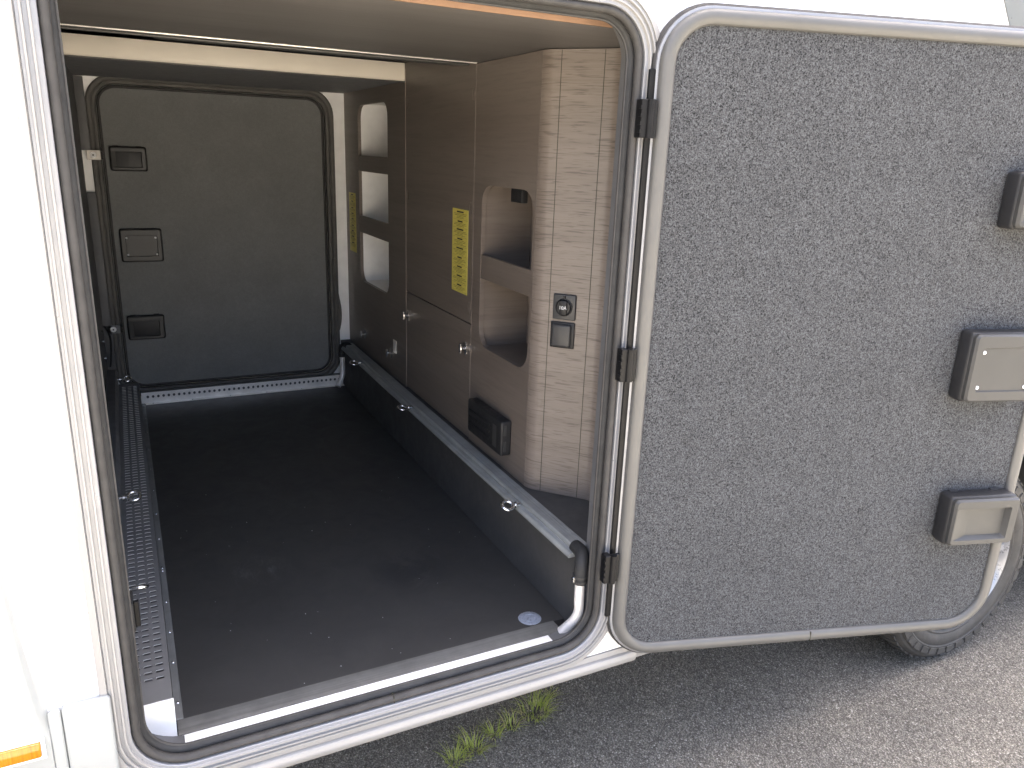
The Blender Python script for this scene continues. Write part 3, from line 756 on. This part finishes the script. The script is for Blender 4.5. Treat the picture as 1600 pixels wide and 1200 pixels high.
# slack seal loop bulging at the right hand side
mesh_obj('seal_loop', tube([(1.030, 2.281, 0.60), (1.036, 2.279, 0.46), (1.050, 2.276, 0.36), (1.046, 2.276, 0.29), (1.03, 2.279, 0.235), (1.012, 2.282, 0.20)], 0.008, 10, True, None, 5), 'rubber_far', fwall, smooth=60)
fd = mesh_obj('far_door', plate([(a-na*0.001, b-nb*0.001) for a, b, na, nb in fp], [], 2.314, 2.34, XZ), 'felt_far', mh, smooth=30)
mesh_obj('panel_edging', sweep(fp, [(-0.002, 2.3135), (-0.006, 2.3105), (-0.010, 2.3105), (-0.013, 2.3138)], XZ), 'rubber_grey', fd, smooth=60)

def latch_box(w_, h_, d, kind, curved=False):
    """cover box; local x right, z up, y = 0 at the base and -d at the front; mats: side plastic, front, screws"""
    bm = B()
    add_box(bm, 0, w_, -d*0.78, 0, 0, h_, 0.009, 3, 0)
    # front plate: outer bezel ring and recessed field
    x0, x1, z0, z1 = 0.003, w_-0.003, 0.003, h_-0.003
    def ring(pts0, y0, pts1, y1, mi):
        a = [bm.verts.new((p[0], y0, p[1])) for p in pts0]; b = [bm.verts.new((p[0], y1, p[1])) for p in pts1]
        for k in range(len(a)):
            f = bm.faces.new((a[k], a[(k+1) % len(a)], b[(k+1) % len(b)], b[k])); f.material_index = mi
        return b
    def rr(ax0, ax1, az0, az1, r): return [(a, b) for a, b, _, _ in rrect(ax0, ax1, az0, az1, r, 4)]
    o0 = rr(x0, x1, z0, z1, 0.010); o1 = rr(x0+0.004, x1-0.004, z0+0.004, z1-0.004, 0.008); o2 = rr(x0+0.011, x1-0.011, z0+0.011, z1-0.013, 0.006)
    if kind == 'pull':
        i0 = [(a, b) for a, b in rr(0.030, w_-0.024, 0.020, h_-0.024, 0.005)]
        lf = [(0.008, p[1]) if p[0] < 0.036 else p for p in i0]
    b = ring(o0, -d*0.74, o0, -d*0.90, 1); b = ring(o0, -d*0.90, o1, -d, 1)
    ia = (w_*0.13, w_*0.88, h_*0.17, h_*0.80) if kind == 'plate' else (w_*0.055, w_*0.86, h_*0.14, h_*0.80)
    i1 = rr(*ia, 0.004)
    ring(o1, -d, i1, -d, 1)
    dep = 0.004 if kind == 'plate' else 0.012
    i2 = rr(ia[0]+dep*0.5+(w_*0.20 if kind == 'pull' else 0), ia[1]-dep*0.6, ia[2]+dep*0.6, ia[3]-dep*0.4, 0.003)
    b = ring(i1, -d, i2, -d+dep, 1)
    f = bm.faces.new(b); f.material_index = 1
    if kind == 'plate':
        for sx in (0.16, 0.84):
            for sz in (0.23, 0.73):
                c = Vector((w_*sx, -d+dep-0.0005, h_*sz)); prev = None; rg = []
                for rad, hh in ((0.0042, 0.0), (0.004, -0.0015), (0.002, -0.0026)):
                    rg.append([bm.verts.new(c+Vector((rad*math.cos(R(q)), hh, rad*math.sin(R(q))))) for q in range(0, 360, 36)])
                for u in range(2):
                    for k in range(10):
                        ff = bm.faces.new((rg[u][k], rg[u][(k+1) % 10], rg[u+1][(k+1) % 10], rg[u+1][k])); ff.material_index = 2
                ff = bm.faces.new(rg[2]); ff.material_index = 2
    else:
        # two small moulded clips on the top edge
        for sx in (0.10, 0.72):
            add_box(bm, w_*sx, w_*sx+0.022, -d*0.22, -d*0.08, h_-0.0008, h_+0.0022, 0.001, 1, 0)
    return bm
def latch(name, w_, h_, d, kind, parent, loc):
    bm = latch_box(w_, h_, d, kind)
    bmesh.ops.recalc_face_normals(bm, faces=bm.faces[:])
    me = bpy.data.meshes.new(name); bm.to_mesh(me); bm.free()
    for k in ('plastic', 'plastic_lit', 'paper_white'): me.materials.append(M[k])
    for p in me.polygons: p.use_smooth = True
    me.set_sharp_from_angle(angle=R(35))
    return place(bpy.data.objects.new(name, me), parent, loc)
latch('latch_cover', 0.136, 0.096, 0.024, 'pull', fd, (0.150, 2.3138, 0.968))
latch('lock_cover', 0.160, 0.138, 0.024, 'plate', fd, (0.154, 2.3138, 0.602))
latch('latch_cover', 0.146, 0.106, 0.024, 'pull', fd, (0.147, 2.3138, 0.270))
for z, mt in ((1.028, 'catch'), (0.330, 'soffit')):
    k = box('catch_plate', 0.072, 0.120, 2.262, 2.265, z-0.018, z+0.018, mt, fwall, bev=0.001, seg=1)
    mesh_obj('catch_screw', lathe([(0.0, -0.0045), (0.008, -0.0042), (0.0112, -0.002), (0.0118, 0.0)], 18, YF), 'paper_white', k, (0.094, 2.2618, z))
    mesh_obj('screw_socket', lathe([(0.0, -0.0050), (0.0034, -0.0050), (0.0034, -0.0044)], 12, YF), 'ink', k, (0.094, 2.2618, z))
    box('catch_hook', 0.121, 0.129, 2.266, 2.29, z-0.016, z+0.012, 'dark_steel', k)

# ------------------------------------------------------------------ the open garage door
A = R(16.5)
door = mesh_obj('garage_door', plate([(a, b) for a, b, _, _ in rrect(-0.0335, 0.957, -0.016, 1.362, 0.10)], [], 0.014, 0.036, XZ), 'white', mh, (1.11, -0.03, 0), (0, 0, -A))
dp = rrect(0.0, 0.925, 0.014, 1.331, (0.085, 0.072, 0.072, 0.072))
mesh_obj('felt_panel', plate([(a, b) for a, b, _, _ in dp], [], 0.0, 0.0135, XZ), 'felt', door, (0, 0, 0), None, 20)
pf = [(-0.001, 0.0005), (-0.001, -0.003), (0.002, -0.007), (0.010, -0.010), (0.018, -0.0095), (0.024, -0.006), (0.0275, 0.000), (0.028, 0.004)]
mesh_obj('door_profile', sweep(dp, pf, XZ), 'alu_warm', door, (0, 0, 0), None, 60)
mesh_obj('door_edge_profile', sweep(dp, [(0.028, 0.0045), (0.0325, 0.005), (0.0335, 0.008), (0.0335, 0.020)], XZ), 'alu_frame', door, (0, 0, 0), None, 30)
mesh_obj('door_edge_rubber', sweep(dp, [(0.0338, 0.009), (0.0385, 0.012), (0.040, 0.020), (0.0385, 0.030), (0.032, 0.037)], XZ), 'rubber_grey', door, (0, 0, 0), None, 60)
mesh_obj('profile_joint', add_box(B(), 0.471, 0.4722, -0.0106, 0.002, -0.010, 0.0135), 'ink', door)
latch('latch_cover', 0.175, 0.116, 0.056, 'pull', door, (0.744, -0.0002, 0.978))
latch('lock_cover', 0.175, 0.158, 0.054, 'plate', door, (0.713, -0.0002, 0.602))
latch('latch_cover', 0.176, 0.122, 0.058, 'pull', door, (0.748, -0.0002, 0.250))
# hinges and dark gap strip between frame and door
hs = mesh_obj('gap_shade_strip', add_box(B(), 1.0672, 1.0800, -0.0165, -0.0096, 0.09, 1.25, 0.001, 1), 'dark_steel', mh)  # dark strip standing in for the shaded gap beside the door
hg = None
bm = B()
add_box(bm, -0.014, 0.002, -0.004, 0.016, -0.034, 0.034, 0.0015, 1)
tube([(0.006, -0.004, -0.034), (0.006, -0.004, 0.034)], 0.0075, 12, True, bm)
add_box(bm, 0.008, 0.022, -0.004, 0.004, -0.034, 0.034, 0.0015, 1)
for zz in (-0.026, 0.026): tube([(0.012, -0.006, zz), (0.012, -0.002, zz)], 0.004, 10, True, bm)
for zz in (-0.022, -0.008, 0.006, 0.020): add_box(bm, -0.0165, -0.0135, -0.0052, 0.004, zz-0.003, zz+0.003)
for z in (1.162, 0.688, 0.222):
    if hg is None: hg = mesh_obj('hinge', bm, 'dark_steel', mh, (1.058, -0.028, z), smooth=35)
    else: again(hg, mh, (1.058, -0.028, z))

# ------------------------------------------------------------------ road wheel
WC = Vector((2.51, 0.03, -0.14)); WR = 0.345
def WF(a, h, b): return Vector((a, h, b))
tp = [(0.205, 0.030), (0.212, 0.014), (0.225, 0.006), (0.232, 0.008), (0.245, 0.002), (0.268, 0.0), (0.276, 0.0025), (0.281, 0.0), (0.300, 0.004), (0.303, 0.0015), (0.312, 0.004), (0.314, 0.008), (0.322, 0.010),
      (0.334, 0.021), (0.3375, 0.030), (0.3375, 0.062), (0.332, 0.064), (0.332, 0.072), (0.339, 0.074), (0.3395, 0.102), (0.333, 0.104), (0.333, 0.112), (0.3395, 0.114), (0.339, 0.142), (0.332, 0.144), (0.332, 0.152), (0.3375, 0.154), (0.3375, 0.186), (0.332, 0.197), (0.30, 0.214), (0.24, 0.216), (0.205, 0.19)]
tp = [((0.30-(0.30-r)*0.86 if r < 0.30 else r), h) for r, h in tp]
wheel = mesh_obj('wheel', lathe(tp, 96, WF), 'tyre', mh, tuple(WC), smooth=28)
bm = B()
for k in range(60):
    a = 2*math.pi*k/60
    rot = Matrix.Rotation(-a, 4, 'Y')
    for (y0, y1, sk) in ((0.018, 0.060, 0.10), (0.156, 0.198, -0.10)):
        n0 = len(bm.verts)
        bb = B(); add_box(bb, 0.3345, WR, y0, y1, -0.0115, 0.0115, 0.0015, 1)
        for v in bb.verts:
            v.co.z += (v.co.y-y0)*sk*1.5
            if v.co.y < 0.025 and v.co.x > 0.34: v.co.x -= 0.005
            v.co = rot @ v.co
        me = bpy.data.meshes.new('t'); bb.to_mesh(me); bb.free(); bm.from_mesh(me); bpy.data.meshes.remove(me)
tag(mesh_obj('tread_block', bm, 'tyre', wheel, tuple(WC), smooth=0), kind='stuff')
bm = B()
for k in range(40):
    rot = Matrix.Rotation(-2*math.pi*k/40, 4, 'Y'); bb = B()
    add_box(bb, 0.288, 0.3105, -0.0012, 0.008, -0.017, 0.017, 0.0008, 1)
    bb.transform(rot); me = bpy.data.meshes.new('t'); bb.to_mesh(me); bb.free(); bm.from_mesh(me); bpy.data.meshes.remove(me)
tag(mesh_obj('sidewall_lug', bm, 'tyre', wheel, tuple(WC), smooth=0), kind='stuff')
bm = lathe([(0.198, 0.07), (0.205, 0.034), (0.212, 0.012), (0.2195, 0.006), (0.2225, 0.010), (0.2225, 0.02)], 72, WF)
rim = mesh_obj('rim', bm, 'rim', wheel, tuple(WC), smooth=35)
bm = B()
for k in range(6):
    a = R(k*60+19); rot = Matrix.Rotation(-a, 4, 'Y')
    bb = B()
    for sgn in (-1, 1):
        p = [(0.045, sgn*0.016), (0.14, sgn*0.028), (0.208, sgn*0.044)]
        for (r0, z0), (r1, z1) in zip(p[:-1], p[1:]):
            hw0, hw1 = 0.011, 0.013
            yf = lambda r: 0.034-0.016*(r/0.2)
            q = [bb.verts.new(c) for c in ((r0, yf(r0), z0-hw0), (r0, yf(r0), z0+hw0), (r1, yf(r1), z1+hw1), (r1, yf(r1), z1-hw1), (r0, yf(r0)+0.03, z0-hw0-.002), (r0, yf(r0)+0.03, z0+hw0+.002), (r1, yf(r1)+0.03, z1+hw1+.002), (r1, yf(r1)+0.03, z1-hw1-.002))]
            for idx in ((0, 1, 2, 3), (4, 7, 6, 5), (0, 3, 7, 4), (1, 5, 6, 2), (0, 4, 5, 1), (3, 2, 6, 7)): bb.faces.new([q[i] for i in idx])
    bb.transform(rot); me = bpy.data.meshes.new('t'); bb.to_mesh(me); bb.free(); bm.from_mesh(me); bpy.data.meshes.remove(me)
lathe([(0.0, 0.022), (0.03, 0.022), (0.04, 0.027), (0.052, 0.040), (0.055, 0.065)], 40, WF, bm)
mesh_obj('rim_barrel', lathe([(0.1985, 0.0705), (0.196, 0.19), (0.05, 0.19)], 72, WF), 'rubber', wheel, tuple(WC), smooth=30)
mesh_obj('spokes', bm, 'rim', wheel, tuple(WC), smooth=30)
mesh_obj('brake_disc', lathe([(0.0, 0.095), (0.14, 0.095), (0.14, 0.115), (0.0, 0.115)], 40, WF), 'red_brown', wheel, tuple(WC), smooth=30)
mesh_obj('brake_caliper', add_box(B(), 0.08, 0.16, 0.075, 0.13, -0.10, -0.02, 0.008, 2), 'dark_steel', wheel, tuple(WC))

# ------------------------------------------------------------------ weeds in the joint of the asphalt
def tuft(loc, n, h, spread, seed, label, dry=0.15):
    rnd = random.Random(seed); bm = B()
    for k in range(n):
        a = rnd.uniform(0, 6.283); rad = spread*0.45*math.sqrt(rnd.random()); L = h*rnd.uniform(0.5, 1.15); lean = rnd.uniform(0.5, 1.35)
        bx, by = rad*math.cos(a), rad*math.sin(a); a2 = a+rnd.uniform(-0.9, 0.9)
        dx, dy = math.cos(a2), math.sin(a2); wd = rnd.uniform(0.0009, 0.0018); pv = None
        mi = 1 if rnd.random() < dry else 0
        for q in range(5):
            t = q/4; out = L*lean*t*t*0.75+L*0.12*t; z = L*(t-0.33*lean*t*t)
            c = Vector((bx+dx*out, by+dy*out, max(0.0005, z))); s = Vector((-dy, dx, 0))*wd*(1-t*0.85)
            cur = (bm.verts.new(c-s), bm.verts.new(c+s))
            if pv:
                f = bm.faces.new((pv[0], pv[1], cur[1], cur[0])); f.material_index = mi
            pv = cur
    o = mesh_obj('weed_tuft', bm, ['grass', 'grass_dry'], None, loc, None, 80)
    return tag(o, label, 'weed', 'weeds growing in a line in the asphalt')
tuft((1.118, 0.368, GZ), 120, 0.062, 0.095, 1, 'largest bright green grass tuft at the right end of the row, by the skirt')
tuft((1.030, 0.345, GZ), 46, 0.050, 0.045, 2, 'small spiky grass tuft next to the largest one', 0.25)
tuft((0.968, 0.338, GZ), 48, 0.042, 0.05, 3, 'small low grass tuft in the middle of the row')
tuft((0.892, 0.308, GZ), 78, 0.050, 0.065, 4, 'medium leafy grass tuft second from the bottom edge of the photo')
tuft((0.835, 0.288, GZ), 66, 0.046, 0.06, 5, 'lowest grass tuft, at the bottom edge of the photo')
tuft((1.205, 0.435, GZ), 26, 0.022, 0.05, 6, 'sparse brownish weed just right of the largest tuft', 0.8)
# pale chips bedded in the asphalt
bm = B(); rnd = random.Random(11)
for k in range(5200):
    x = rnd.uniform(-0.6, 5.2); y = rnd.uniform(-0.9, 2.6)
    s = rnd.uniform(0.0010, 0.0030); c = Vector((x, y, GZ)); a = rnd.random()*6.28
    b4 = [bm.verts.new(c+Vector((s*math.cos(a+q*1.571)*rnd.uniform(.6, 1.3), s*math.sin(a+q*1.571)*rnd.uniform(.6, 1.3), -0.0003))) for q in range(4)]
    t4 = [bm.verts.new(v.co*1.0+Vector(((c.x-v.co.x)*0.35, (c.y-v.co.y)*0.35, s*rnd.uniform(0.5, 0.9)))) for v in b4]
    for q in range(4): bm.faces.new((b4[q], b4[(q+1) % 4], t4[(q+1) % 4], t4[q]))
    bm.faces.new(t4)
M['chip'] = plain('pale_stone_chip', (0.36, 0.34, 0.30), 0.8, var=0.5, vscale=160)
tag(mesh_obj('stone_chips', bm, 'chip', smooth=0), 'pale stone chips bedded in the grey asphalt surface', 'gravel', kind='stuff')
